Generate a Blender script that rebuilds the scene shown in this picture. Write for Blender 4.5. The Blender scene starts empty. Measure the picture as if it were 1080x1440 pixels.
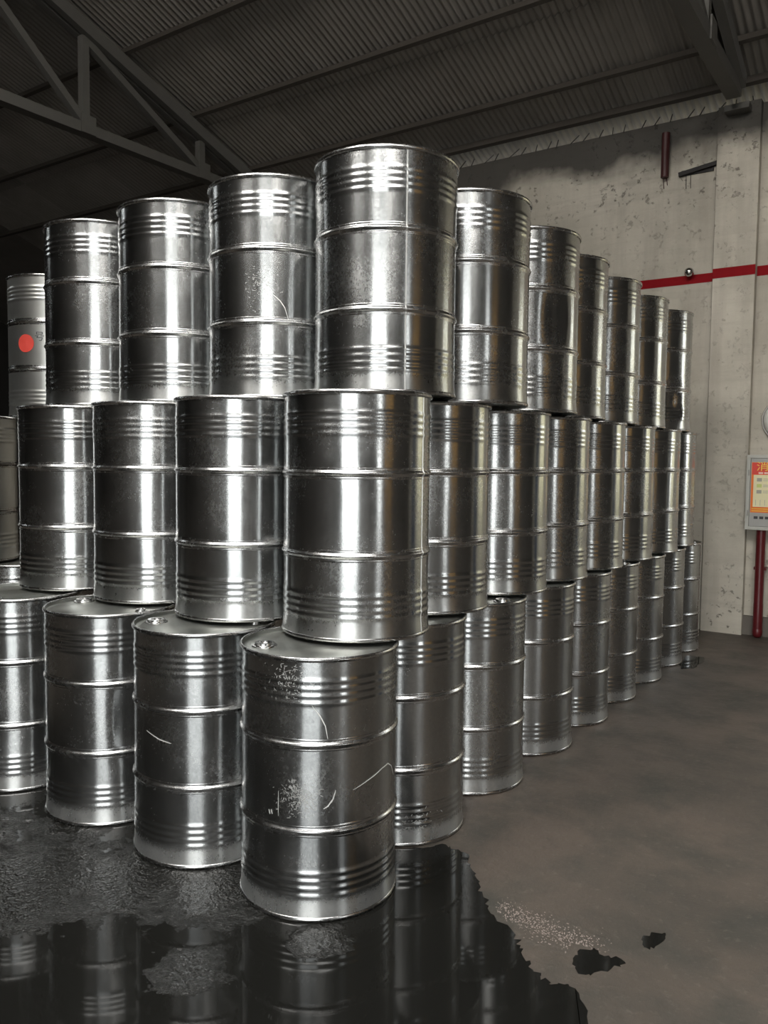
import bpy, math, random
from mathutils import Matrix, Vector
random.seed(7)
S = bpy.context.scene
COL = S.collection
PI = math.pi

# ------------------------------------------------------------------ camera
# X runs right along the back wall, Y runs towards it, Z is up; the photographer stands at the origin
cam_d = bpy.data.cameras.new('camera'); cam = bpy.data.objects.new('camera', cam_d); COL.objects.link(cam)
cam_d.sensor_fit = 'HORIZONTAL'; cam_d.sensor_width = 36.0; cam_d.lens = 36.0*1144.76/1080.0
cam_d.clip_start = 0.05; cam_d.clip_end = 200
ax_r = Vector((0.823685, 0.56694, 0.011035)); ax_u = Vector((-0.044442, 0.045144, 0.997991)); ax_f = Vector((-0.565303, 0.822521, -0.06238))
m = Matrix((ax_r, ax_u, -ax_f)).transposed().to_4x4(); m.translation = Vector((0, 0, 1.5152))
cam.matrix_world = m
S.camera = cam

# ------------------------------------------------------------------ sky, lights, exposure
S.view_settings.view_transform = 'Standard'; S.view_settings.look = 'None'
S.view_settings.gamma = 1.0; S.view_settings.use_curve_mapping = False
S.view_settings.exposure = 0.0
W = bpy.data.worlds.new('overcast_sky'); S.world = W; W.use_nodes = True
wn = W.node_tree; wn.nodes.clear()
wo = wn.nodes.new('ShaderNodeOutputWorld'); wb = wn.nodes.new('ShaderNodeBackground')
wt = wn.nodes.new('ShaderNodeTexCoord'); ws = wn.nodes.new('ShaderNodeSeparateXYZ'); wr = wn.nodes.new('ShaderNodeValToRGB')
wn.links.new(wt.outputs['Generated'], ws.inputs[0]); wn.links.new(ws.outputs['Z'], wr.inputs[0])
wr.color_ramp.elements[0].position = 0.0; wr.color_ramp.elements[0].color = (0.97, 0.98, 0.95, 1)
wr.color_ramp.elements[1].position = 0.9; wr.color_ramp.elements[1].color = (0.85, 0.93, 1.0, 1)
wn.links.new(wr.outputs[0], wb.inputs[0]); wb.inputs[1].default_value = 7.0
wn.links.new(wb.outputs[0], wo.inputs[0])

def area(name, loc, rot, sx, sy, strength, col, portal=False):
    d = bpy.data.lights.new(name, 'AREA'); d.shape = 'RECTANGLE'; d.size = sx; d.size_y = sy
    d.energy = strength*sx*sy*PI; d.color = col
    if portal: d.cycles.is_portal = True
    o = bpy.data.objects.new(name, d); o.location = loc; o.rotation_euler = rot; COL.objects.link(o); return o
SLOPE = 0.34; RIDGE_Y = 0.9; EAVE = 4.80; WALL_Y = 7.737
def roof_z(y): return EAVE + SLOPE*(WALL_Y-y) if y > RIDGE_Y else EAVE + SLOPE*(WALL_Y-RIDGE_Y) - SLOPE*(RIDGE_Y-y)
RA = math.atan(SLOPE)
# added fill light: three strips in made-up roof openings behind the photographer
for k, x in enumerate((-3.1, -0.6, 1.9)):
    area('fill_strip', (x, -0.95, roof_z(-0.95)-0.03), (RA, 0, 0), 1.5, 3.0, 11.5, (1.0, 0.91, 0.80))
# portals: the open door, the side window and the window in the back wall let the sky in
area('door_portal', (1.05, -3.0, 1.65), (-PI/2, 0, PI), 2.9, 3.3, 1, (1, 1, 1), True)
area('side_window_portal', (6.0, -0.35, 2.0), (PI/2, 0, PI/2), 1.1, 2.4, 1, (1, 1, 1), True)
area('back_window_portal', (1.3, WALL_Y+0.1, 2.05), (PI/2, 0, PI), 1.8, 2.1, 1, (1, 1, 1), True)

# ------------------------------------------------------------------ materials
class MT:
    def __init__(s, name):
        s.m = bpy.data.materials.new(name); s.m.use_nodes = True; s.t = s.m.node_tree
        s.b = s.t.nodes['Principled BSDF']; s.out = s.t.nodes['Material Output']
    def n(s, typ, **kw):
        k = s.t.nodes.new(typ)
        for a, v in kw.items():
            if a.startswith('i_'): k.inputs[a[2:].replace('_', ' ')].default_value = v
            else: setattr(k, a, v)
        return k
    def l(s, a, b): s.t.links.new(a, b)
    def coord(s, scale=(1, 1, 1), which='Object'):
        c = s.n('ShaderNodeTexCoord'); mp = s.n('ShaderNodeMapping'); mp.inputs['Scale'].default_value = scale
        s.l(c.outputs[which], mp.inputs[0]); return mp.outputs[0]
    def noise(s, co, scale, detail=4, rough=0.55):
        k = s.n('ShaderNodeTexNoise'); s.l(co, k.inputs['Vector'])
        k.inputs['Scale'].default_value = scale; k.inputs['Detail'].default_value = detail; k.inputs['Roughness'].default_value = rough
        return k.outputs['Fac']
    def ramp(s, f, *stops):
        k = s.n('ShaderNodeValToRGB'); e = k.color_ramp.elements
        while len(e) < len(stops): e.new(0.5)
        for q, (p, c) in zip(e, stops):
            q.position = p; q.color = (c, c, c, 1) if not isinstance(c, tuple) else (*c, 1)
        s.l(f, k.inputs[0]); return k.outputs[0]
    def math(s, op, a, b=0.0, c=None, clamp=False):
        k = s.n('ShaderNodeMath', operation=op); k.use_clamp = clamp
        for i, v in enumerate((a, b, c)):
            if v is None: continue
            if isinstance(v, (int, float)): k.inputs[i].default_value = v
            else: s.l(v, k.inputs[i])
        return k.outputs[0]
    def mix(s, f, a, b, mode='MIX'):
        k = s.n('ShaderNodeMix', data_type='RGBA', blend_type=mode)
        for i, v in ((0, f), (6, a), (7, b)):
            if isinstance(v, (int, float)): k.inputs[i].default_value = v
            elif isinstance(v, tuple): k.inputs[i].default_value = (*v, 1)
            else: s.l(v, k.inputs[i])
        return k.outputs[2]
    def bump(s, h, strength=0.3, dist=0.01, prev=None):
        k = s.n('ShaderNodeBump'); k.inputs['Strength'].default_value = strength; k.inputs['Distance'].default_value = dist
        s.l(h, k.inputs['Height'])
        if prev is not None: s.l(prev, k.inputs['Normal'])
        return k.outputs[0]
    def set(s, **kw):
        for a, v in kw.items():
            i = s.b.inputs[a.replace('_', ' ')]
            if isinstance(v, (int, float)): i.default_value = v
            elif isinstance(v, tuple): i.default_value = (*v, 1)
            else: s.l(v, i)
        return s

def plain(name, col, rough=0.6, metal=0.0, var=0.12, scale=12):
    M = MT(name); co = M.coord(); f = M.noise(co, scale, 5)
    c = M.mix(f, tuple(x*(1-var) for x in col), tuple(min(1, x*(1+var)) for x in col))
    M.set(Base_Color=c, Roughness=rough, Metallic=metal); return M.m

def galvanized():
    M = MT('galvanized_steel'); co = M.coord()
    oi = M.n('ShaderNodeObjectInfo'); rnd = oi.outputs['Random']
    sh = M.n('ShaderNodeVectorMath', operation='ADD'); cv = M.n('ShaderNodeCombineXYZ')
    r9 = M.math('MULTIPLY', rnd, 37.0)
    for i in range(3): M.l(r9, cv.inputs[i])
    M.l(co, sh.inputs[0]); M.l(cv.outputs[0], sh.inputs[1]); co2 = sh.outputs[0]
    st = M.n('ShaderNodeMapping'); st.inputs['Scale'].default_value = (1, 1, 0.8); M.l(co2, st.inputs[0])
    patch = M.ramp(M.noise(co2, 3.2, 3, 0.6), (0.42, 0.0), (0.72, 1.0))          # dull, scuffed areas
    grain = M.noise(st.outputs[0], 160, 2, 0.7)
    vs = M.n('ShaderNodeTexVoronoi', feature='F1'); vs.inputs['Scale'].default_value = 150; M.l(st.outputs[0], vs.inputs['Vector'])
    vcol = M.n('ShaderNodeSeparateColor'); M.l(vs.outputs['Color'], vcol.inputs[0])
    streak = M.n('ShaderNodeMapping'); streak.inputs['Scale'].default_value = (60, 60, 1.2); M.l(co2, streak.inputs[0])
    stk = M.noise(streak.outputs[0], 1.0, 3, 0.6)
    sx = M.n('ShaderNodeSeparateXYZ'); M.l(co, sx.inputs[0])
    skirt = M.ramp(sx.outputs['Z'], (0.055, 1.0), (0.095, 0.0))                    # dusty bottom skirt
    skirt = M.math('MULTIPLY', skirt, M.ramp(M.noise(co2, 9, 5, 0.65), (0.25, 0.4), (0.6, 1.0)))
    spots = M.ramp(M.noise(co2, 55, 5, 0.75), (0.60, 0.0), (0.68, 1.0))
    spots = M.math('MULTIPLY', spots, patch)
    ro = M.math('MULTIPLY_ADD', patch, 0.06, 0.14)
    ro = M.math('MULTIPLY_ADD', grain, 0.06, ro)
    ro = M.math('MULTIPLY_ADD', stk, 0.05, ro)
    ro = M.math('MULTIPLY_ADD', M.math('MULTIPLY', vcol.outputs[0], M.math('MULTIPLY_ADD', patch, 0.6, 0.4)), 0.08, ro)
    ro = M.math('MULTIPLY_ADD', spots, 0.14, ro)
    ro = M.math('MULTIPLY_ADD', skirt, 0.10, ro, clamp=True)
    base = M.mix(M.math('MULTIPLY_ADD', patch, 0.45, 0.3), (0.42, 0.43, 0.43), M.mix(vcol.outputs[1], (0.33, 0.337, 0.338), (0.50, 0.51, 0.508)))
    base = M.mix(M.math('MULTIPLY', patch, 0.30), base, (0.50, 0.50, 0.50))
    base = M.mix(M.math('MULTIPLY', skirt, 0.35), base, (0.52, 0.52, 0.50))
    gp = M.n('ShaderNodeNewGeometry'); gz = M.n('ShaderNodeSeparateXYZ'); M.l(gp.outputs['Position'], gz.inputs[0])
    dust = M.math('MULTIPLY', skirt, M.ramp(gz.outputs['Z'], (0.05, 1.0), (0.13, 0.0)))     # splash dust, only near the floor
    met = M.math('MULTIPLY_ADD', dust, -0.25, 1.0)
    met = M.math('MULTIPLY_ADD', spots, -0.12, met, clamp=True)
    bp = M.bump(grain, 0.028, 0.002)
    bp = M.bump(M.noise(co2, 5, 2), 0.04, 0.03, bp)
    bp = M.bump(vcol.outputs[2], 0.013, 0.002, bp)
    M.set(Base_Color=base, Roughness=ro, Metallic=met, Normal=bp)
    tg = M.n('ShaderNodeTangent', direction_type='RADIAL', axis='Z'); M.l(tg.outputs[0], M.b.inputs['Tangent'])
    hz = M.n('ShaderNodeBsdfPrincipled'); hz.inputs['Metallic'].default_value = 1.0           # crystalline zinc scatters part of the light widely
    hz.inputs['Roughness'].default_value = 0.36; M.l(base, hz.inputs['Base Color']); M.l(bp, hz.inputs['Normal'])
    mx = M.n('ShaderNodeMixShader'); M.l(M.math('MULTIPLY_ADD', patch, 0.12, M.math('MULTIPLY_ADD', vcol.outputs[0], 0.07, 0.06)), mx.inputs[0])
    M.l(M.b.outputs[0], mx.inputs[1]); M.l(hz.outputs[0], mx.inputs[2]); M.l(mx.outputs[0], M.out.inputs['Surface'])
    M.set(Anisotropic=0.85, Anisotropic_Rotation=0.25)
    return M.m

def rim_steel():
    M = MT('rolled_rim_steel'); co = M.coord(); f = M.noise(co, 40, 4)
    M.set(Base_Color=M.mix(f, (0.36, 0.36, 0.36), (0.55, 0.55, 0.545)), Metallic=1.0, Roughness=M.math('MULTIPLY_ADD', f, 0.2, 0.16)); return M.m
def lid_steel():
    M = MT('lid_steel'); co = M.coord(); f = M.noise(co, 6, 5); g = M.noise(co, 90, 3)
    d = M.ramp(f, (0.4, 0.0), (0.65, 1.0))
    M.set(Base_Color=M.mix(d, (0.30, 0.31, 0.29), (0.38, 0.39, 0.365)), Metallic=M.math('MULTIPLY_ADD', d, -0.15, 0.95),
          Roughness=M.math('MULTIPLY_ADD', g, 0.2, 0.26), Normal=M.bump(f, 0.1, 0.01)); return M.m
def concrete_wall(name, k=1.0):
    M = MT(name); co = M.coord()
    st = M.n('ShaderNodeMapping'); st.inputs['Scale'].default_value = (3.0, 3.0, 0.25); M.l(co, st.inputs[0])
    hz = M.n('ShaderNodeMapping'); hz.inputs['Scale'].default_value = (0.5, 0.5, 7.0); M.l(co, hz.inputs[0])
    a = M.noise(co, 1.3, 6, 0.62); b = M.noise(st.outputs[0], 2.0, 5); c = M.noise(hz.outputs[0], 2.2, 5, 0.6); d = M.noise(co, 28, 5, 0.7)
    col = M.mix(M.ramp(a, (0.3, 0.0), (0.7, 1.0)), (0.37*k, 0.345*k, 0.29*k), (0.58*k, 0.545*k, 0.47*k))
    col = M.mix(M.ramp(b, (0.45, 0.0), (0.75, 0.65)), col, (0.30*k, 0.27*k, 0.23*k))
    col = M.mix(M.ramp(c, (0.47, 0.0), (0.75, 0.5)), col, (0.36*k, 0.33*k, 0.28*k))
    pits = M.ramp(M.noise(co, 13, 6, 0.75), (0.59, 0.0), (0.66, 0.8))
    sx = M.n('ShaderNodeSeparateXYZ'); M.l(co, sx.inputs[0])
    low = M.ramp(M.math('DIVIDE', sx.outputs['Z'], 5.0), (0.05, 1.0), (0.17, 0.15), (0.70, 0.12), (0.82, 0.9))
    low.node.color_ramp.interpolation = 'LINEAR'
    col = M.mix(M.math('MULTIPLY', pits, low), col, (0.09*k, 0.08*k, 0.07*k))
    # shade under the roof painted into the wall colour, with a ragged lower edge
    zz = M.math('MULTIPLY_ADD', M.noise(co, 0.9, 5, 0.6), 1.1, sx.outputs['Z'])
    eave_shade = M.ramp(M.math('DIVIDE', zz, 6.0), (0.788, 0.0), (0.835, 0.93))
    col = M.mix(eave_shade, col, (0.035*k, 0.033*k, 0.030*k))
    bp = M.bump(d, 0.25, 0.01); bp = M.bump(pits, 0.5, -0.012, bp); bp = M.bump(c, 0.15, 0.01, bp)
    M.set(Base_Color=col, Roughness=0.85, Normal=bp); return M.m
def floor_mat():
    M = MT('worn_concrete_floor'); co = M.coord()
    a = M.noise(co, 0.8, 6, 0.6); b = M.noise(co, 3.5, 6, 0.65); c = M.noise(co, 30, 5, 0.7)
    col = M.mix(M.ramp(a, (0.35, 0.0), (0.65, 1.0)), (0.060, 0.053, 0.045), (0.115, 0.092, 0.075))
    col = M.mix(M.ramp(b, (0.45, 0.0), (0.7, 0.75)), col, (0.040, 0.042, 0.036))
    col = M.mix(M.ramp(c, (0.56, 0.0), (0.75, 0.6)), col, (0.16, 0.138, 0.118))
    M.set(Base_Color=col, Roughness=M.math('MULTIPLY_ADD', b, 0.35, 0.36), Normal=M.bump(c, 0.35, 0.01, M.bump(b, 0.2, 0.03))); return M.m
def puddle_mat():
    M = MT('standing_water_on_dark_floor'); co = M.coord()
    def blob(x, y, r):
        k = M.n('ShaderNodeVectorMath', operation='DISTANCE'); M.l(co, k.inputs[0]); k.inputs[1].default_value = (x, y, 0)
        return M.math('SUBTRACT', 1.0, M.math('DIVIDE', k.outputs['Value'], r), clamp=True)
    shape = None
    for q in ((-2.62, 1.62, .55), (-2.35, 1.85, .45), (-2.05, 1.95, .35), (-1.78, 1.60, .18), (-1.56, 1.94, .16), (-3.2, 1.6, .5), (-2.9, 2.0, .3)):
        e = blob(*q); shape = e if shape is None else M.math('MAXIMUM', shape, e)
    reg = M.ramp(M.math('ADD', M.math('MULTIPLY', shape, 0.7), M.noise(co, 9, 6, 0.7)), (0.74, 0.0), (0.92, 1.0))
    n1 = M.noise(co, 75, 2, 0.6); n2 = M.noise(co, 28, 1, 0.5)
    h = M.math('MULTIPLY', M.math('ADD', n1, n2), reg)
    grit = M.ramp(n1, (0.62, 0.0), (0.70, 1.0))
    M.set(Base_Color=M.mix(M.math('MULTIPLY', grit, reg), (0.010, 0.010, 0.009), (0.05, 0.048, 0.045)), Roughness=M.math('MULTIPLY_ADD', reg, 0.06, 0.04),
          IOR=1.33, Specular_IOR_Level=M.math('MULTIPLY_ADD', reg, 0.7, 0.4, clamp=True), Normal=M.bump(h, 1.0, 0.0055)); return M.m
def roof_mat():
    M = MT('old_roof_sheet'); co = M.coord(); oi = M.n('ShaderNodeObjectInfo')
    a = M.noise(co, 2.5, 5); col = M.mix(a, (0.16, 0.148, 0.134), (0.30, 0.28, 0.255))
    col = M.mix(M.math('MULTIPLY', oi.outputs['Random'], 0.4), col, (0.14, 0.13, 0.118))
    M.set(Base_Color=col, Roughness=0.9); return M.m

STEEL = galvanized(); RIM = rim_steel(); LID = lid_steel()
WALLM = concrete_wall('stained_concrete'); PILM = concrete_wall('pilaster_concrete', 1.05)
DARKW = plain('near_black_wall', (0.035, 0.034, 0.032), 0.9)  # even near-black colour for the left and rear bay walls
DIMW = plain('dim_unpainted_wall', (0.05, 0.046, 0.041), 0.9)
FLOORM = floor_mat(); PUDM = puddle_mat(); ROOFM = roof_mat()
WOOD = plain('dark_timber', (0.050, 0.043, 0.036), 0.85)
TRUSSM = plain('dull_painted_steel', (0.085, 0.082, 0.075), 0.7)
REDP = plain('red_paint', (0.22, 0.004, 0.008), 0.75); REDP.node_tree.nodes['Principled BSDF'].inputs['Specular IOR Level'].default_value = 0.15
REDPIPE = plain('dark_red_pipe_paint', (0.10, 0.009, 0.012), 0.3)
GREYP = plain('pale_grey_cabinet_paint', (0.50, 0.50, 0.46), 0.45, var=0.06)
GREYF = plain('grey_cabinet_face', (0.40, 0.40, 0.385), 0.45, var=0.06)
PRED = plain('poster_red', (0.75, 0.07, 0.05), 0.5, var=0.03); PORG = plain('poster_orange', (0.85, 0.20, 0.03), 0.5, var=0.03)
PCRM = plain('poster_cream', (0.85, 0.78, 0.50), 0.5, var=0.03); PYEL = plain('poster_yellow', (0.90, 0.62, 0.10), 0.5, var=0.03)
PGRN = plain('poster_lime', (0.62, 0.68, 0.22), 0.5, var=0.03); INK = plain('dark_print', (0.05, 0.05, 0.055), 0.6)
PPNK = plain('poster_pale_print', (0.9, 0.62, 0.55), 0.5, var=0.03)
LAMPW = plain('white_glazed_cover', (0.72, 0.72, 0.68), 0.3, var=0.05); LAMPR = plain('dull_metal_ring', (0.40, 0.39, 0.37), 0.45, 0.4)
CHROME = plain('shiny_steel', (0.62, 0.62, 0.62), 0.12, 1.0, var=0.04)
BLACKM = plain('blackened_iron', (0.02, 0.018, 0.018), 0.7)
MAROON = plain('maroon_paint', (0.055, 0.012, 0.013), 0.5)
STONE = plain('pale_grit', (0.21, 0.175, 0.155), 0.9, var=0.45, scale=60)
SCRATCH = plain('bright_scratch', (0.80, 0.80, 0.78), 0.55, 0.3)
YARD = plain('pale_yard_concrete', (0.45, 0.44, 0.42), 0.9)
LOGO = plain('red_logo_print', (0.55, 0.06, 0.045), 0.45)

# ------------------------------------------------------------------ mesh helpers
class MB:
    def __init__(s): s.v = []; s.f = []
    def box(s, x0, x1, y0, y1, z0, z1):
        b = len(s.v); s.v += [(x, y, z) for z in (z0, z1) for y in (y0, y1) for x in (x0, x1)]
        s.f += [tuple(b+i for i in q) for q in ((0, 2, 3, 1), (4, 5, 7, 6), (0, 1, 5, 4), (2, 6, 7, 3), (0, 4, 6, 2), (1, 3, 7, 5))]; return s
    def bar(s, a, b, w, h, up=(0, 0, 1)):
        a = Vector(a); b = Vector(b); d = (b-a).normalized(); u = Vector(up)
        sd = d.cross(u).normalized(); u = sd.cross(d).normalized(); k = len(s.v)
        for p in (a, b):
            for i, j in ((-1, -1), (1, -1), (1, 1), (-1, 1)): s.v.append(tuple(p+sd*(i*w/2)+u*(j*h/2)))
        s.f += [tuple(k+i for i in q) for q in ((0, 3, 2, 1), (4, 5, 6, 7), (0, 1, 5, 4), (1, 2, 6, 5), (2, 3, 7, 6), (3, 0, 4, 7))]; return s
    def lathe(s, prof, n=32, cap0=False, cap1=False, c=(0, 0, 0), disp=None):
        k = len(s.v); m_ = len(prof)
        for r, z in prof:
            for i in range(n):
                t = 2*PI*i/n; rr = r + (disp(t, z) if disp else 0)
                s.v.append((c[0]+rr*math.cos(t), c[1]+rr*math.sin(t), c[2]+z))
        for j in range(m_-1):
            for i in range(n):
                i2 = (i+1) % n; s.f.append((k+j*n+i, k+j*n+i2, k+(j+1)*n+i2, k+(j+1)*n+i))
        if cap0: s.f.append(tuple(k+i for i in reversed(range(n))))
        if cap1: s.f.append(tuple(k+(m_-1)*n+i for i in range(n)))
        return s
    def slab(s, pts, z0, z1):
        k = len(s.v); n = len(pts); s.v += [(x, y, z0) for x, y in pts]+[(x, y, z1) for x, y in pts]
        s.f.append(tuple(k+n+i for i in range(n))); s.f.append(tuple(k+i for i in reversed(range(n))))
        for i in range(n): j = (i+1) % n; s.f.append((k+i, k+j, k+n+j, k+n+i))
        return s
    def mesh(s, name, mat, smooth=False):
        me = bpy.data.meshes.new(name); me.from_pydata(s.v, [], s.f); me.update()
        if mat: me.materials.append(mat)
        if smooth:
            me.polygons.foreach_set('use_smooth', [True]*len(me.polygons))
            me.set_sharp_from_angle(angle=math.radians(50))
        return me
def link(name, me, parent=None, loc=(0, 0, 0), rot=(0, 0, 0)):
    o = bpy.data.objects.new(name, me); COL.objects.link(o); o.location = loc; o.rotation_euler = rot
    if parent: o.parent = parent
    return o
def obj(name, mb, mat, parent=None, loc=(0, 0, 0), rot=(0, 0, 0), smooth=False):
    return link(name, mb.mesh(name, mat, smooth), parent, loc, rot)
def tag(o, label=None, cat=None, group=None, kind=None):
    if label: o['label'] = label
    if cat: o['category'] = cat
    if group: o['group'] = group
    if kind: o['kind'] = kind
    return o
def thing(name, label, cat, loc=(0, 0, 0), rz=0, group=None):
    return tag(link(name, None, None, loc, (0, 0, rz)), label, cat, group)
def struct(name, mb, mat, parent=None):
    o = obj(name, mb, mat, parent)
    if parent is None: o['kind'] = 'structure'
    return o

# ------------------------------------------------------------------ the building
XL, XR, YF = -16.0, 6.0, -3.0
PIL0, PIL1 = -1.785, -1.435
struct('floor', MB().box(XL-.2, XR+.2, YF-.2, 12.4, -0.15, 0.0), FLOORM)
gr = struct('trim_1', MB().box(-60, 60, YF-40, YF-.2, -0.2, -0.03).box(-60, 60, 12.4, 60, -0.2, -0.03).box(XR+.2, 60, YF-.2, 12.4, -0.2, -0.03), YARD)
# back wall: panel left of the pilaster, recessed panel right of it, a window further right (outside the picture)
WT = 4.655
wb_ = MB().box(-6.96, PIL0, WALL_Y+.06, WALL_Y+.14, 0, WT)
wb_.box(PIL0, 0.4, WALL_Y+.09, WALL_Y+.14, 0, WT).box(0.4, 2.2, WALL_Y+.09, WALL_Y+.14, 0, 1.0)
wb_.box(0.4, 2.2, WALL_Y+.09, WALL_Y+.14, 3.1, WT).box(2.2, XR, WALL_Y+.09, WALL_Y+.14, 0, WT)
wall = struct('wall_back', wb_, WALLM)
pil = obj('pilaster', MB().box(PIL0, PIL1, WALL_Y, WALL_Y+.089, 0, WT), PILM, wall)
pil2 = obj('joint_groove', MB().box(PIL0-.012, PIL0-.0005, WALL_Y+.045, WALL_Y+.0595, 0, WT-.3), BLACKM, wall)
obj('plinth', MB().box(PIL1, XR, WALL_Y+.05, WALL_Y+.0895, 0, 0.17), plain('dark_plinth', (0.14, 0.125, 0.11), 0.9), wall)
st = MB().box(-6.9, PIL0-.0005, WALL_Y+.0575, WALL_Y+.0598, 3.160, 3.240)
st.box(PIL0-.002, PIL1+.002, WALL_Y-.002, WALL_Y-.0003, 3.172, 3.258).box(PIL1+.0005, 0.4, WALL_Y+.0875, WALL_Y+.0898, 3.172, 3.258)
obj('red_stripe', st, REDP, wall)
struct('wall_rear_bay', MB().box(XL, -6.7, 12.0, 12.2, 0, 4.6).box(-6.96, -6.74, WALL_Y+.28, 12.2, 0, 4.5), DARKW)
struct('reflector_outside', MB().box(-2.0, 7.0, 10.8, 11.0, -.1, 3.4), plain('cream_reflector', (0.80, 0.72, 0.47), 0.9))  # unseen cream wall, added to tint the reflections on the drums
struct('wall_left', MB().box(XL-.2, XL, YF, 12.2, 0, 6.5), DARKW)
D0, D1, DH = -0.4, 2.5, 3.3
struct('wall_front', MB().box(XL, D0, YF-.2, YF, 0, 5.75).box(D1, XR, YF-.2, YF, 0, 5.75).box(D0, D1, YF-.2, YF, DH, 5.75), DIMW)
struct('wall_right', MB().box(XR, XR+.2, YF-.2, -0.9, 0, 7.0).box(XR, XR+.2, 0.2, WALL_Y+.28, 0, 7.0).box(XR, XR+.2, -0.9, 0.2, 0, 0.8).box(XR, XR+.2, -0.9, 0.2, 3.2, 7.0), DIMW)
def window_frame(name, along, a0, a1, z0, z1, c):
    mb = MB(); w = 0.05
    def bx(p0, p1, q0, q1):
        if along == 'x': mb.box(p0, p1, c-.03, c+.03, q0, q1)
        else: mb.box(c-.03, c+.03, p0, p1, q0, q1)
    bx(a0, a0+w, z0, z1); bx(a1-w, a1, z0, z1); bx(a0+w, a1-w, z0, z0+w); bx(a0+w, a1-w, z1-w, z1); bx((a0+a1)/2-.02, (a0+a1)/2+.02, z0+w, z1-w)
    struct(name, mb, TRUSSM)
window_frame('window_1', 'x', 0.4, 2.2, 1.0, 3.1, WALL_Y+.115)
window_frame('window_2', 'y', -0.9, 0.2, 0.8, 3.2, XR+.1)

# roof: visible slope of corrugated sheets on purlins, plain slab for the slope behind the ridge
RT = roof_z(RIDGE_Y)
cl = MB()
def rslab(mb, x0, x1, y0, y1, t0=0.05, t1=0.09):
    k = len(mb.v)
    for y in (y0, y1):
        for x in (x0, x1):
            mb.v.append((x, y, roof_z(y)+t0)); mb.v.append((x, y, roof_z(y)+t1))
    mb.f += [tuple(k+i for i in q) for q in ((0, 4, 6, 2), (1, 3, 7, 5), (0, 1, 5, 4), (2, 6, 7, 3), (0, 2, 3, 1), (4, 5, 7, 6))]
rslab(cl, XL, XR+.2, RIDGE_Y, WALL_Y+.62, 0.03, 0.06); rslab(cl, XL, -6.7, WALL_Y+.62, 12.2, 0.03, 0.06)
ys = [(YF-.2, -2.5), (0.6, RIDGE_Y)]
for y0, y1 in ys: rslab(cl, XL, XR+.2, y0, y1, 0.0, 0.04)
xs = [(XL, -3.85), (-2.35, -1.35), (0.15, 1.15), (2.65, XR+.2)]
for x0, x1 in xs: rslab(cl, x0, x1, -2.5, 0.6, 0.0, 0.04)
ceil = struct('ceiling', cl, ROOFM)
# one corrugated sheet: 12 waves of 63 mm, 1.86 m long down the slope
NW, PW = 12, 0.063
sv = []; sf = []
cs, sn = math.cos(RA), math.sin(RA)
for i in range(NW*8+1):
    x = i*PW/8; dz = 0.011*math.cos(2*PI*i/8)
    for d in (0.0, 1.0): sv.append((x, d*1.90*cs, -d*1.90*sn+dz))
for i in range(NW*8): sf.append((2*i, 2*i+1, 2*i+3, 2*i+2))
sm = bpy.data.meshes.new('roof_sheet'); sm.from_pydata(sv, [], sf); sm.materials.append(ROOFM)
sm.polygons.foreach_set('use_smooth', [True]*len(sm.polygons))
ystep = 1.80
nx = int((XR+12)/(NW*PW))
for j in range(4):
    y0 = WALL_Y+.60-ystep*(j+1)
    for i in range(nx):
        link('roof_sheet', sm, ceil, (-12.0+i*NW*PW, y0, roof_z(y0)+0.010+0.006*(j % 2)))
obj('eave_purlin', MB().bar((-6.9, 7.66, roof_z(7.66)-.034), (XR, 7.66, roof_z(7.66)-.034), 0.045, 0.068, (0, SLOPE, 1)), WOOD, ceil)
PUR = [7.22, 6.32, 5.42, 4.52, 3.62, 2.72, 1.82]
for y in PUR:
    obj('purlin', MB().bar((-14, y, roof_z(y)-0.03), (XR, y, roof_z(y)-0.03), 0.04, 0.055, (0, SLOPE, 1)), WOOD, ceil)
for i in range(26):                                                    # wire ties and hooks in the bright gap under the eave
    x = -4.9+i*0.135+random.uniform(-.03, .03)
    obj('tie_wire', MB().bar((x, WALL_Y+.0, WT-.03), (x+random.uniform(-.05, .05), WALL_Y+.14, roof_z(WALL_Y+.14)-.005), 0.007, 0.007), BLACKM, ceil)

def truss(X, label, y_end):
    t = thing('roof_truss', label, 'truss', (X, 7.55, 0))
    def P(y, z): return (0, y-7.55, z)
    def ch(y): return roof_z(y)-0.155
    for s in (-.055, .055):
        obj('top_chord', MB().bar((s, 7.5-7.55, ch(7.5)), (s, y_end-7.55, ch(y_end)), 0.075, 0.12), TRUSSM, t)
    obj('bottom_chord', MB().bar(P(7.5, 4.66), P(y_end, 4.66), 0.12, 0.10), TRUSSM, t)
    ns = [6.45, 4.97, 3.5, 2.0]
    for y in ns: obj('vertical_strut', MB().bar(P(y, 4.71), P(y, ch(y)-.06), 0.075, 0.075, (1, 0, 0)), TRUSSM, t)
    for a, b in zip(ns[1:], ns): obj('diagonal_strut', MB().bar(P(a, ch(a)-.08), P(b, 4.72), 0.07, 0.07, (1, 0, 0)), TRUSSM, t)
    obj('bearing_block', MB().box(-.10, .10, .06, .30, 4.56, 4.61), TRUSSM, t)
    for y in ns: obj('gusset_plate', MB().box(.062, .075, y-.08-7.55, y+.08-7.55, 4.61, 4.78), TRUSSM, t)
    return t
truss(-6.96, 'dim steel roof truss at upper left over the drum stack', 1.2)
truss(-1.61, 'steel roof truss at upper right resting on the concrete pilaster', 1.2)

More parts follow.
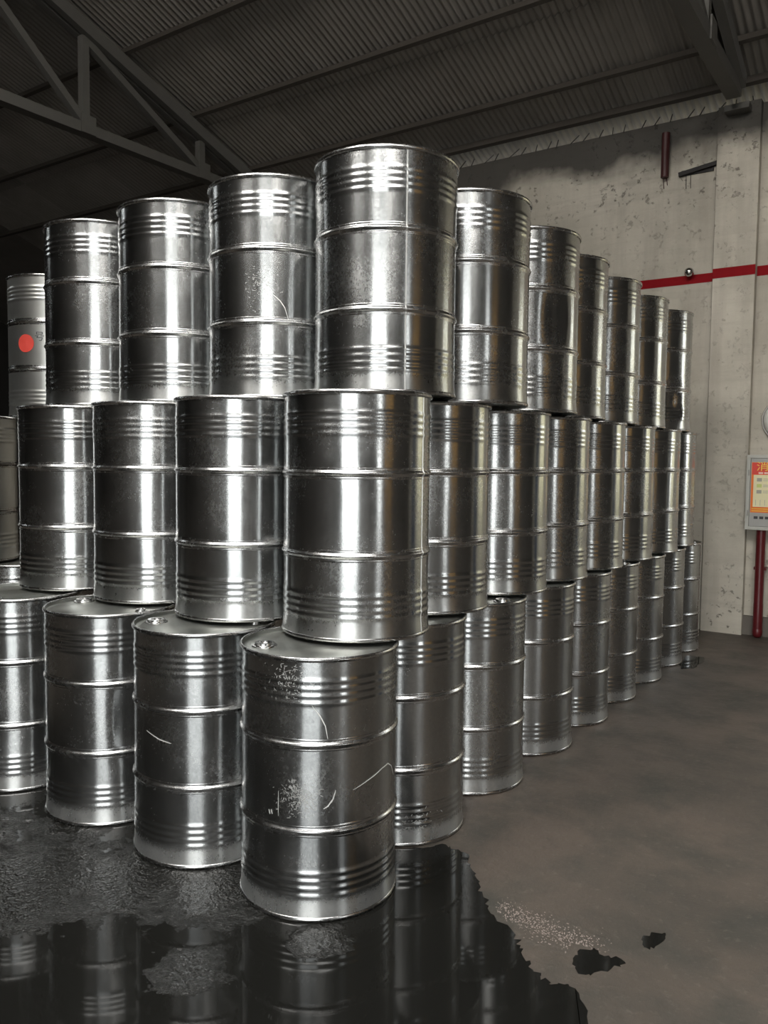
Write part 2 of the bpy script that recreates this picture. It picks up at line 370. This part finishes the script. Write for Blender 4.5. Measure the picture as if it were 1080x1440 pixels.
# ------------------------------------------------------------------ steel drums
H, RB, RR = 0.88, 0.2735, 0.2812
def shell_prof():
    p = []; N = 150
    for i in range(N+1):
        z = 0.012+(0.868-0.012)*i/N; r = RB
        if z < 0.075: r += 0.0045*((0.075-z)/0.063)**1.3
        for zb in (0.085, 0.110, 0.135, 0.160): r += 0.0030*math.exp(-((z-zb)/0.0066)**2)
        for zb in (0.728, 0.752, 0.776, 0.800): r += 0.0030*math.exp(-((z-zb)/0.0066)**2)
        p.append((r, z))
    return p
def wobble(seed, amp=0.0006):
    R_ = random.Random(seed); T = [(R_.randint(2, 7), R_.uniform(2, 9), R_.uniform(0, 6.3), R_.uniform(0, 6.3)) for _ in range(5)]
    return lambda t, z: sum(amp/2.2*math.sin(k*t+a)*math.sin(w*z+b) for k, w, a, b in T)
def adiff(a, b): return (a-b+PI) % (2*PI)-PI
def dent(base, t0, z0, wt, wz, depth, ridge=0.0):
    def f(t, z):
        g = math.exp(-(adiff(t, t0)/wt)**2-((z-z0)/wz)**2)
        e = math.exp(-(adiff(t, t0)/(wt*0.35))**2-((z-z0)/(wz*1.1))**2)
        win = min(1, max(0, (z-z0+wz*1.5)/(wz*.3)))*min(1, max(0, (z0+wz*1.5-z)/(wz*.3)))
        return base(t, z)+(-depth*g+ridge*e)*win
    return f
def shell_mesh(disp, n=112): return MB().lathe(shell_prof(), n, disp=disp).mesh('shell', STEEL, True)
SHELLS = [shell_mesh(wobble(s)) for s in range(6)]
hp = []
for i in range(17):
    u = -1+i/8; z = 0.024*u
    hp.append((RB-0.001+0.0085*math.exp(-(u/0.36)**2)+0.0022*math.exp(-((abs(u)-0.72)/0.14)**2), z))
HOOP = MB().lathe(hp, 80).mesh('rolling_hoop', RIM, True)
def torus_prof(r, z, a, b, n=10): return [(r+a*math.cos(2*PI*i/n), z+b*math.sin(2*PI*i/n)) for i in range(n+1)]
TOPC = MB().lathe(torus_prof(RR-0.0055, H-0.0085, 0.0055, 0.0085), 80).mesh('top_chime', RIM, True)
BOTC = MB().lathe(torus_prof(RR-0.0050, 0.0080, 0.0050, 0.0080), 80).mesh('bottom_chime', RIM, True)
LIDM = MB().lathe([(RR-.011, H-.004), (RR-.013, H-.016), (RR-.018, H-.018), (0.245, H-.0175), (0.238, H-.0140), (0.10, H-.0128), (0.0005, H-.0125)], 64).mesh('lid', LID, True)
BASEM = MB().lathe([(RR-.011, 0.004), (RR-.015, 0.016), (0.24, 0.017), (0.0005, 0.018)], 48).mesh('base', LID, True)
def seam_mesh():
    mb = MB(); P = shell_prof()
    for r, z in P:
        for zh in (0.590, 0.302):
            u = (z-zh)/0.024
            if abs(u) < 1.02: r = max(r, RB-0.001+0.0085*math.exp(-(u/0.36)**2)+0.0022*math.exp(-((abs(u)-0.72)/0.14)**2))
        mb.v += [(r-.001, -.0036, z), (r+.0016, -.0022, z), (r+.0016, .0022, z), (r-.001, .0036, z)]
    for i in range(len(P)-1):
        for j in range(3): mb.f.append((4*i+j, 4*i+j+1, 4*i+j+5, 4*i+j+4))
    return mb.mesh('weld_seam', SEAMM)
SEAMM = plain('weld_bead_steel', (0.72, 0.73, 0.72), 0.42, 0.85)
SEAM = seam_mesh()
def bung_mesh(r, h):
    return MB().lathe([(r*1.25, 0), (r*1.22, h*.35), (r*.98, h*.45), (r*.94, h), (r*.6, h), (r*.55, h*.6), (0.0005, h*.6)], 20).mesh('bung_plug', RIM, True)
BIG, SMALL = bung_mesh(0.036, 0.013), bung_mesh(0.020, 0.011)

def build_drum():
    t = link('steel_drum', None)
    link('shell', SHELLS[0], t)
    link('rolling_hoop', HOOP, t, (0, 0, 0.590)); link('rolling_hoop', HOOP, t, (0, 0, 0.302))
    link('top_chime', TOPC, t); link('bottom_chime', BOTC, t); link('lid', LIDM, t); link('base', BASEM, t)
    link('weld_seam', SEAM, t)
    link('bung_plug', BIG, t, (-0.196, 0, H-.0145)); link('bung_plug', SMALL, t, (0.196, 0, H-.0145))
    return t
proto = build_drum(); used = [False]; count = [0]
def drum(x, y, tier, rz, label, shell=None, hoops=None):
    if not used[0]: t = proto; used[0] = True; kids = list(proto.children)
    else:
        t = proto.copy(); COL.objects.link(t); kids = []
        for ch in proto.children:
            c = ch.copy(); COL.objects.link(c); c.parent = t; kids.append(c)
    for c in kids:
        if c.data.name.startswith('shell'): c.data = shell or SHELLS[count[0] % len(SHELLS)]
    count[0] += 1
    t.location = (x, y, tier*H+0.0017); t.rotation_euler = (0, 0, rz)
    tag(t, label, 'drum', 'galvanized steel drums in the three tier stack')
    return t
R = math.radians
ordn = ['', 'second', 'third', 'fourth', 'fifth', 'sixth', 'seventh', 'eighth', 'ninth']
BOT = dict(b0=(-1.8028, 2.2299), bl=[(-2.3894, 2.2352), (-2.9833, 2.2402), (-3.6147, 2.2052)],
           br=[(-1.8608, 2.8346), (-1.8658, 3.4395), (-1.8638, 4.0561), (-1.8632, 4.631), (-1.8704, 5.1939), (-1.8642, 5.7587), (-1.8691, 6.324), (-1.8833, 6.9011)])
MID = dict(b0=(-1.8255, 2.4737), bl=[(-2.4151, 2.4719), (-3.0192, 2.5172), (-3.5972, 2.5088)],
           br=[(-1.8865, 3.0756), (-1.8786, 3.7072), (-1.881, 4.275), (-1.8737, 4.8602), (-1.8653, 5.4393), (-1.8524, 6.0296), (-1.8818, 6.6091)])
TOP = dict(b0=(-1.8381, 2.6673), bl=[(-2.4062, 2.6509), (-2.9864, 2.6405), (-3.554, 2.6363)],
           br=[(-1.7954, 3.248), (-1.812, 3.8762), (-1.8685, 4.4601), (-1.8808, 5.0941), (-1.885, 5.7241), (-1.8731, 6.3399)])
rng = random.Random(3)
def back_rot(): return R(rng.uniform(60, 200))           # keeps the weld seam on a hidden side
drums = {}
special = {
 ('bottom', 'left', 2): ('dented steel drum, third from corner in left row of bottom tier', dent(wobble(11), R(-28), 0.44, 0.13, 0.15, 0.010, 0.004)),
 ('top', 'right', 2): ('steel drum dented in the middle, third along right row of top tier', dent(wobble(12), R(-28), 0.45, 0.20, 0.13, 0.016, 0.006)),
 ('top', 'right', 6): ('steel drum crumpled near its base, farthest of the top tier by the wall', dent(dent(wobble(13), R(-45), 0.20, 0.22, 0.13, 0.028, 0.008), R(-30), 0.13, 0.10, 0.05, 0.008)),
}
for tier, (tn, T) in enumerate((('bottom', BOT), ('middle', MID), ('top', TOP))):
    lab = {'bottom': 'scratched steel drum in front corner of bottom tier, standing in the dark puddle',
           'middle': 'steel drum in front corner of middle tier, above the puddle corner drum',
           'top': 'steel drum with a visible vertical weld seam, front corner of top tier'}[tn]
    rz = {'bottom': R(180+49.7-180), 'middle': R(6.5), 'top': R(-39.8)}[tn]
    drums[tn+'0'] = drum(*T['b0'], tier, rz, lab)
    for i, (x, y) in enumerate(T['bl'], 1):
        k = (tn, 'left', i); sh = None; rz = back_rot()
        if (tn, i) == ('bottom', 1): rz = R(213.4-180)
        lb = 'steel drum, %s from corner along the left row of the %s tier' % (ordn[i], tn)
        if k in special: lb, fn = special[k]; sh = shell_mesh(fn); rz = 0
        d = drum(x, y, tier, rz, lb, sh); drums['%sl%d' % (tn, i)] = d
    nR = len(T['br'])
    for i, (x, y) in enumerate(T['br'], 1):
        k = (tn, 'right', i); sh = None; rz = back_rot()
        if (tn, i) == ('bottom', 2): rz = R(180-6.5)
        lb = 'steel drum, %s from corner along the right row of the %s tier' % (ordn[i], tn)
        if i == nR: lb = 'steel drum at the far end of the right row, %s tier, near the wall' % tn
        if k in special: lb, fn = special[k]; sh = shell_mesh(fn); rz = 0
        d = drum(x, y, tier, rz, lb, sh); drums['%sr%d' % (tn, i)] = d
# dented shells are not turned: send their weld seams to the back
for nm in ('bottoml2', 'topr2', 'topr6'):
    for c in drums[nm].children:
        if c.data.name.startswith('weld_seam'): c.rotation_euler = (0, 0, R(120))
# second stack behind, at the left edge of the picture
PALE = plain('pale_dull_zinc', (0.58, 0.585, 0.565), 0.34, 0.97, var=0.12)  # paler, duller steel for the two set-back drums
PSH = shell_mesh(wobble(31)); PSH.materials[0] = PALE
drums['far_b'] = drum(-4.70, 2.86, 0, R(100), 'steel drum at left edge behind the bottom row, mostly hidden, lid showing')
drums['far_m'] = drum(-4.9679, 2.6942, 1, R(130), 'pale steel drum cut off by left picture edge, middle tier, set back', PSH)
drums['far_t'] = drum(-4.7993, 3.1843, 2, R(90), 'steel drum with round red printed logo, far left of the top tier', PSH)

# scratches on the front corner drum and on the drum left of the top corner
def arc_strip(pts, w=0.0022, lift=0.0006):
    mb = MB(); P = []
    fine = []
    for (a0, z0), (a1, z1) in zip(pts, pts[1:]):
        for k in range(6): u = k/6; fine.append((a0+(a1-a0)*u, z0+(z1-z0)*u))
    fine.append(pts[-1])
    for i, (a, z) in enumerate(fine):
        b0_ = fine[max(0, i-1)]; b1_ = fine[min(len(fine)-1, i+1)]
        da, dz = R(b1_[0]-b0_[0])*RB, b1_[1]-b0_[1]; L = math.hypot(da, dz) or 1; na, nz = -dz/L, da/L
        ww = w*(0.35+0.65*math.sin(PI*(i+.5)/len(fine)))
        for s in (-1, 1):
            aa = R(a)+s*na*ww/2/RB; P.append(((RB+lift)*math.cos(aa), (RB+lift)*math.sin(aa), z+s*nz*ww/2))
    mb.v = P; mb.f = [(2*i, 2*i+1, 2*i+3, 2*i+2) for i in range(len(fine)-1)]
    return mb
def on_drum(d, name, mb, mat):
    o = obj(name, mb, mat, d); o.rotation_euler = (0, 0, -d.rotation_euler.z); return o
b0 = drums['bottom0']
for pts, w in (([(-56, .722), (-50.7, .69), (-47, .655), (-45.3, .612)], .003), ([(-39.6, .44), (-41.5, .41), (-45, .388), (-48, .380)], .004),
               ([(-27, .432), (-15, .452), (0, .474), (8, .478), (14, .46), (20, .417)], .004), ([(-80, .43), (-80, .385), (-80, .345)], .002), ([(-88, .36), (-87, .345)], .004), ([(-86, .362), (-85, .347)], .004)):
    on_drum(b0, 'scratch', arc_strip(pts, w, .0013), SCRATCH)
l1 = drums['topl1']
on_drum(l1, 'scratch', arc_strip([(-48, .405), (-43, .385), (-39, .358), (-36, .312)], .003, .0013), SCRATCH)
on_drum(drums['bottoml1'], 'scratch', arc_strip([(-95, .50), (-80, .478), (-70, .47)], .004, .0013), SCRATCH)

def scuffs(d, name, a0, a1, z0, z1, n, seed, lmax=.012):
    R_ = random.Random(seed); mb = MB()
    for i in range(n):
        a = R(R_.gauss((a0+a1)/2, (a1-a0)/4)); z = R_.gauss((z0+z1)/2, (z1-z0)/4); q = R_.uniform(0, PI); L = R_.uniform(.003, lmax); w = R_.uniform(.0004, .0012)
        k = len(mb.v)
        for u, v in ((-1, -1), (1, -1), (1, 1), (-1, 1)):
            p = u*L/2*math.cos(q)-v*w*math.sin(q); h = u*L/2*math.sin(q)+v*w*math.cos(q); aa = a+p/RB
            mb.v.append(((RB+.0012)*math.cos(aa), (RB+.0012)*math.sin(aa), z+h))
        mb.f.append((k, k+1, k+2, k+3))
    o = on_drum(d, name, mb, SCUFF); o['kind'] = 'stuff'
SCUFF = plain('dull_scuff', (0.50, 0.50, 0.49), 0.6, 0.5)
scuffs(b0, 'scuff_marks', -78, -52, .36, .47, 260, 4); scuffs(b0, 'scuff_marks', -90, -55, .74, .86, 160, 5)
scuffs(drums['bottomr1'], 'scuff_marks', -60, -25, .05, .14, 110, 6, .02); scuffs(drums['topl1'], 'scuff_marks', -70, -45, .35, .55, 170, 7, .008)
scuffs(drums['bottomr2'], 'scuff_marks', -75, -50, .35, .62, 170, 8, .010)
# printed logo on the far left drum: wrapped text and a red disc
def text_mesh(body, size):
    cu = bpy.data.curves.new('text', 'FONT'); cu.body = body; cu.size = size; cu.resolution_u = 3
    o = bpy.data.objects.new('text', cu); COL.objects.link(o)
    dg = bpy.context.evaluated_depsgraph_get(); me = bpy.data.meshes.new_from_object(o.evaluated_get(dg))
    bpy.data.objects.remove(o); bpy.data.curves.remove(cu); return me
ft = drums['far_t']
def wrap(me, ang, z, r):
    for v in me.vertices:
        a = ang+v.co.x/r; zz = z+v.co.y; v.co = (r*math.cos(a), r*math.sin(a), zz)
view_a = math.atan2(0-3.1843, 0+4.7993)
tm = text_mesh('\u53f7\u65e7E', 0.062); tm.materials.clear(); tm.materials.append(INK); wrap(tm, view_a-0.43, 0.475, RB+.0015)
o = link('printed_lettering', tm, ft); o.rotation_euler = (0, 0, -ft.rotation_euler.z)
k = [(0.0, 0.0)]+[(0.055*math.cos(2*PI*i/28), 0.055*math.sin(2*PI*i/28)) for i in range(28)]
mb = MB(); mb.v = [((RB+.0035)*math.cos(view_a-.64+a/RB), (RB+.0035)*math.sin(view_a-.64+a/RB), .455+z) for a, z in k]
mb.f = [(0, i, i % 28+1) for i in range(1, 29)]
on_drum(ft, 'red_logo', mb, LOGO)

# ------------------------------------------------------------------ wet floor
def ragged(pts, amp, seed, sub=5):
    R_ = random.Random(seed); out = []
    for (x0, y0), (x1, y1) in zip(pts, pts[1:]+pts[:1]):
        for k in range(sub):
            u = k/sub; out.append((x0+(x1-x0)*u+R_.uniform(-amp, amp)*(k > 0), y0+(y1-y0)*u+R_.uniform(-amp, amp)*(k > 0)))
    return out
edge = [(-1.694, 2.589), (-1.613, 2.669), (-1.564, 2.734), (-1.513, 2.719), (-1.44, 2.701), (-1.377, 2.612), (-1.32, 2.559), (-1.26, 2.472), (-1.192, 2.394), (-1.07, 2.33), (-1.032, 2.286), (-1.003, 2.239), (-0.947, 2.193), (-0.916, 2.174), (-0.877, 2.161), (-0.835, 2.191), (-0.792, 2.164), (-0.725, 2.067)]
rest = [(-0.55, 1.7), (-0.3, 1.2), (0.5, 0.4), (1.3, -1.2), (0.9, -2.0), (-0.5, -2.1), (-2.0, -1.6), (-3.4, -0.6), (-4.5, 1.0), (-4.6, 2.0), (-4.0, 2.35), (-3.0, 2.45), (-2.2, 2.45)]
pe = ragged(edge, 0.012, 5)[:-5]+ragged(rest, 0.03, 6)[:-4]
pd = tag(obj('puddle', MB().slab(pe, 0.0, 0.0015), PUDM), 'wide black puddle of water around the front corner drum', 'puddle')
for pts, lb, s in (([(-0.875, 2.362), (-0.84, 2.409), (-0.797, 2.386), (-0.754, 2.403), (-0.732, 2.389), (-0.759, 2.339), (-0.799, 2.269), (-0.835, 2.26), (-0.867, 2.305)], 'small dark puddle just right of the big puddle edge', 8),
                   ([(-0.731, 2.539), (-0.718, 2.596), (-0.681, 2.623), (-0.67, 2.592), (-0.684, 2.516), (-0.713, 2.504)], 'smallest dark puddle alone on the bare floor at lower right', 9),
                   ([(-1.593, 6.285), (-1.627, 6.627), (-1.501, 6.663), (-1.466, 6.517), (-1.478, 6.239), (-1.545, 6.162)], 'thin wet patch beside the farthest bottom drums near the wall', 10)):
    tag(obj('puddle', MB().slab(ragged(pts, 0.008, s, 4), 0.0, 0.0012), PUDM), lb, 'puddle')
def inside(x, y, P):
    c = False
    for (x0, y0), (x1, y1) in zip(P, P[1:]+P[:1]):
        if (y0 > y) != (y1 > y) and x < x0+(y-y0)/(y1-y0)*(x1-x0): c = not c
    return c
gm = MB(); R_ = random.Random(21)
for i in range(900):
    u = R_.random(); x = -1.21+u*0.37+R_.gauss(0, .03); y = 2.43-.0*u+R_.gauss(0, .036)-0.02*(u > .5)
    if inside(x, y, pe) or inside(x-.02, y-.02, pe) or y < 2.40 and x > -.9: continue
    s = R_.uniform(.0008, .0030); k = len(gm.v)
    gm.v += [(x-s, y-s*.7, 0), (x+s, y-s, 0), (x+s*.8, y+s, 0), (x-s*.7, y+s*.9, 0), (x+s*.1, y, s*R_.uniform(.6, 1.2))]
    gm.f += [(k, k+1, k+4), (k+1, k+2, k+4), (k+2, k+3, k+4), (k+3, k, k+4)]
tag(obj('grit', gm, STONE), 'pale pinkish grit scattered along the puddle edge', 'grit', kind='stuff')

# ------------------------------------------------------------------ things on the wall
cb = thing('hydrant_cabinet', 'pale grey fire hydrant cabinet with red poster on the wall at right edge', 'cabinet', (-1.42, WALL_Y-.09, 0.955))
cw, ch_, cd = 0.66, 0.65, 0.178
obj('body', MB().box(0, cw, 0.012, cd, 0, ch_), GREYP, cb)
fr = 0.028
obj('door_frame', MB().box(0, fr, -.012, 0.0115, 0, ch_).box(cw-fr, cw, -.012, 0.0115, 0, ch_).box(fr, cw-fr, -.012, 0.0115, 0, fr).box(fr, cw-fr, -.012, 0.0115, ch_-fr, ch_), GREYP, cb)
dr = obj('door', MB().box(fr+.003, cw-fr-.003, -.004, 0.0115, fr+.003, ch_-fr-.003), GREYF, cb)
p0, p1, q0, q1 = fr+.010, cw-fr-.010, 0.150, 0.585
ps = obj('poster', MB().box(p0, p1, -.0060, -.0042, q0, q1), PORG, cb)
obj('poster_header', MB().box(p0+.004, p1-.004, -.0068, -.0061, q1-.105, q1-.004), PRED, ps)
obj('poster_panel', MB().box(p0+.018, p1-.018, -.0068, -.0061, q0+.05, q1-.108), PCRM, ps)
obj('footer_lines', MB().box(p0+.01, p1-.01, -.0068, -.0061, q0+.012, q0+.018).box(p0+.01, p1-.01, -.0068, -.0061, q0+.03, q0+.036), PYEL, ps)
tm = text_mesh('\u6d88\u706b\u6813', 0.085)
for v in tm.vertices: v.co = (p0+.036+v.co.x*1.2, -.0072, q1-.066+v.co.y)
tm.materials.clear(); tm.materials.append(PYEL); link('poster_title', tm, ps)
sb = MB()
for i in range(9): sb.box(p0+.056+i*.045, p0+.092+i*.045, -.0074, -.0069, q1-.100, q1-.084)
obj('poster_subtitle', sb, PPNK, ps)
ib = MB(); gb = MB()
for r_ in range(3):
    for c_ in range(4):
        x0 = p0+.045+c_*.118; z0 = q1-.165-r_*.052
        (ib if (r_ != 1) else gb).box(x0, x0+.040, -.0074, -.0069, z0, z0+.030)
        for q in range(2): ib.box(x0+.05, x0+.092, -.0074, -.0069, z0+.006+q*.014, z0+.010+q*.014)
for i in range(14): ib.box(p0+.04+i*.036, p0+.043+i*.036, -.0074, -.0069, q0+.062, q0+.112)
obj('poster_icons', gb, PGRN, ps)
obj('poster_print', ib, plain('grey_print', (0.42, 0.40, 0.33), 0.6), ps)
nb = MB()
for i in range(10): nb.box(p0+.03+i*.045, p0+.062+i*.045, -.0052, -.0042, 0.095, 0.118)
obj('number_line', nb, INK, cb)
for z in (0.12, 0.47): obj('hinge', MB().lathe([(0.006, 0), (0.006, .05)], 10, True, True, (0.018, -.016, z)), LAMPR, cb)

pp = thing('red_pipe', 'dark red standing pipe below the fire hydrant cabinet', 'pipe', (-1.297, WALL_Y-.035, 0))
obj('pipe_run', MB().lathe([(0.040, 0.05), (0.040, 0.30), (0.0385, 0.31), (0.0385, 0.95)], 20, c=(0, 0, 0)), REDPIPE, pp, smooth=True)
obj('end_cap', MB().lathe([(0.0005, 0.0), (0.022, 0.004), (0.038, 0.02), (0.043, 0.04), (0.043, 0.075), (0.0405, 0.08)], 20), REDPIPE, pp, smooth=True)
obj('pipe_clamp', MB().box(-.05, .05, .0, .085, .60, .625), REDPIPE, pp)

dl = thing('round_wall_lamp', 'round white wall lamp at right edge above the hydrant cabinet', 'lamp', (-1.15, WALL_Y+.088, 1.912))
def yl(prof, n=40):
    mb_ = MB().lathe(prof, n); mb_.v = [(x, -z, y) for x, y, z in mb_.v]; mb_.f = [f for f in mb_.f]; return mb_
obj('back_ring', yl([(0.197, 0.0), (0.197, 0.03), (0.192, 0.04), (0.184, 0.04), (0.180, 0.03)]), LAMPR, dl, smooth=True)
obj('glass_cover', yl([(0.180, 0.032), (0.172, 0.06), (0.14, 0.09), (0.08, 0.11), (0.0005, 0.115)]), LAMPW, dl, smooth=True)

kb = thing('ball_lamp', 'small shiny ball lamp fixed to the wall on the red stripe', 'lamp', (-1.99, WALL_Y+.0575, 3.256))
obj('mount', yl([(0.028, 0.0), (0.028, 0.012), (0.014, 0.018), (0.012, 0.03), (0.0005, 0.03)], 20), BLACKM, kb, smooth=True)
obj('ball', yl([(0.0005+0.042*math.sin(PI*i/14), 0.060-0.042*math.cos(PI*i/14)) for i in range(15)], 24), CHROME, kb, smooth=True)

lk = thing('reflector_board', 'added golden yellow reflector board on the right hand wall, outside the picture', 'board', (XR, 1.75, 1.5))  # unseen board, added so the drums mirror a golden band
obj('reflector_panel', MB().box(-.03, -.0005, -.85, .85, 0, 1.4), plain('golden_reflector_paint', (0.85, 0.45, 0.07), 0.5), lk)
obj('reflector_edge_strip', MB().box(-.045, -.0305, -.85, .85, 0, .04).box(-.045, -.0305, -.85, .85, 1.36, 1.4), TRUSSM, lk)
struct('navy_reflector', MB().box(2.9, 4.4, WALL_Y+.04, WALL_Y+.0895, 0, 2.5), plain('navy_reflector_paint', (0.03, 0.06, 0.12), 0.4))  # unseen navy panel, added so the drums mirror a dark blue band
sp = thing('cut_pipe', 'maroon cut off pipe end high on the back wall', 'pipe', (-2.24, WALL_Y+.015, 4.14))
obj('pipe_run', MB().lathe([(0.0005, 0.002), (0.030, 0.0), (0.036, 0.004), (0.036, 0.40)], 18), MAROON, sp, smooth=True)
for dx, l_ in ((-.018, .085), (.012, .06)): obj('paint_drip', MB().bar((dx, .02, 0.004), (dx+.003, .036, -l_), 0.007, 0.005, (1, 0, 0)), MAROON, sp)
bk = thing('iron_bracket', 'black iron bracket on the wall between pipe end and pilaster', 'bracket', (-2.12, WALL_Y+.06, 4.15))
obj('ledge', MB().bar((0, -.02, 0), (.33, -.02, .045), 0.04, 0.035), BLACKM, bk)
obj('back_plate', MB().box(.02, .30, -.012, -.0005, -.012, .035), BLACKM, bk)
for dx in (.06, .10): obj('drip', MB().bar((dx, -.003, -.01), (dx+.003, -.003, -.13), 0.005, 0.004, (1, 0, 0)), BLACKM, bk)

S.cycles.use_denoising = True
S.cycles.max_bounces = 10; S.cycles.glossy_bounces = 8; S.cycles.diffuse_bounces = 4
S.cycles.sample_clamp_indirect = 6.0
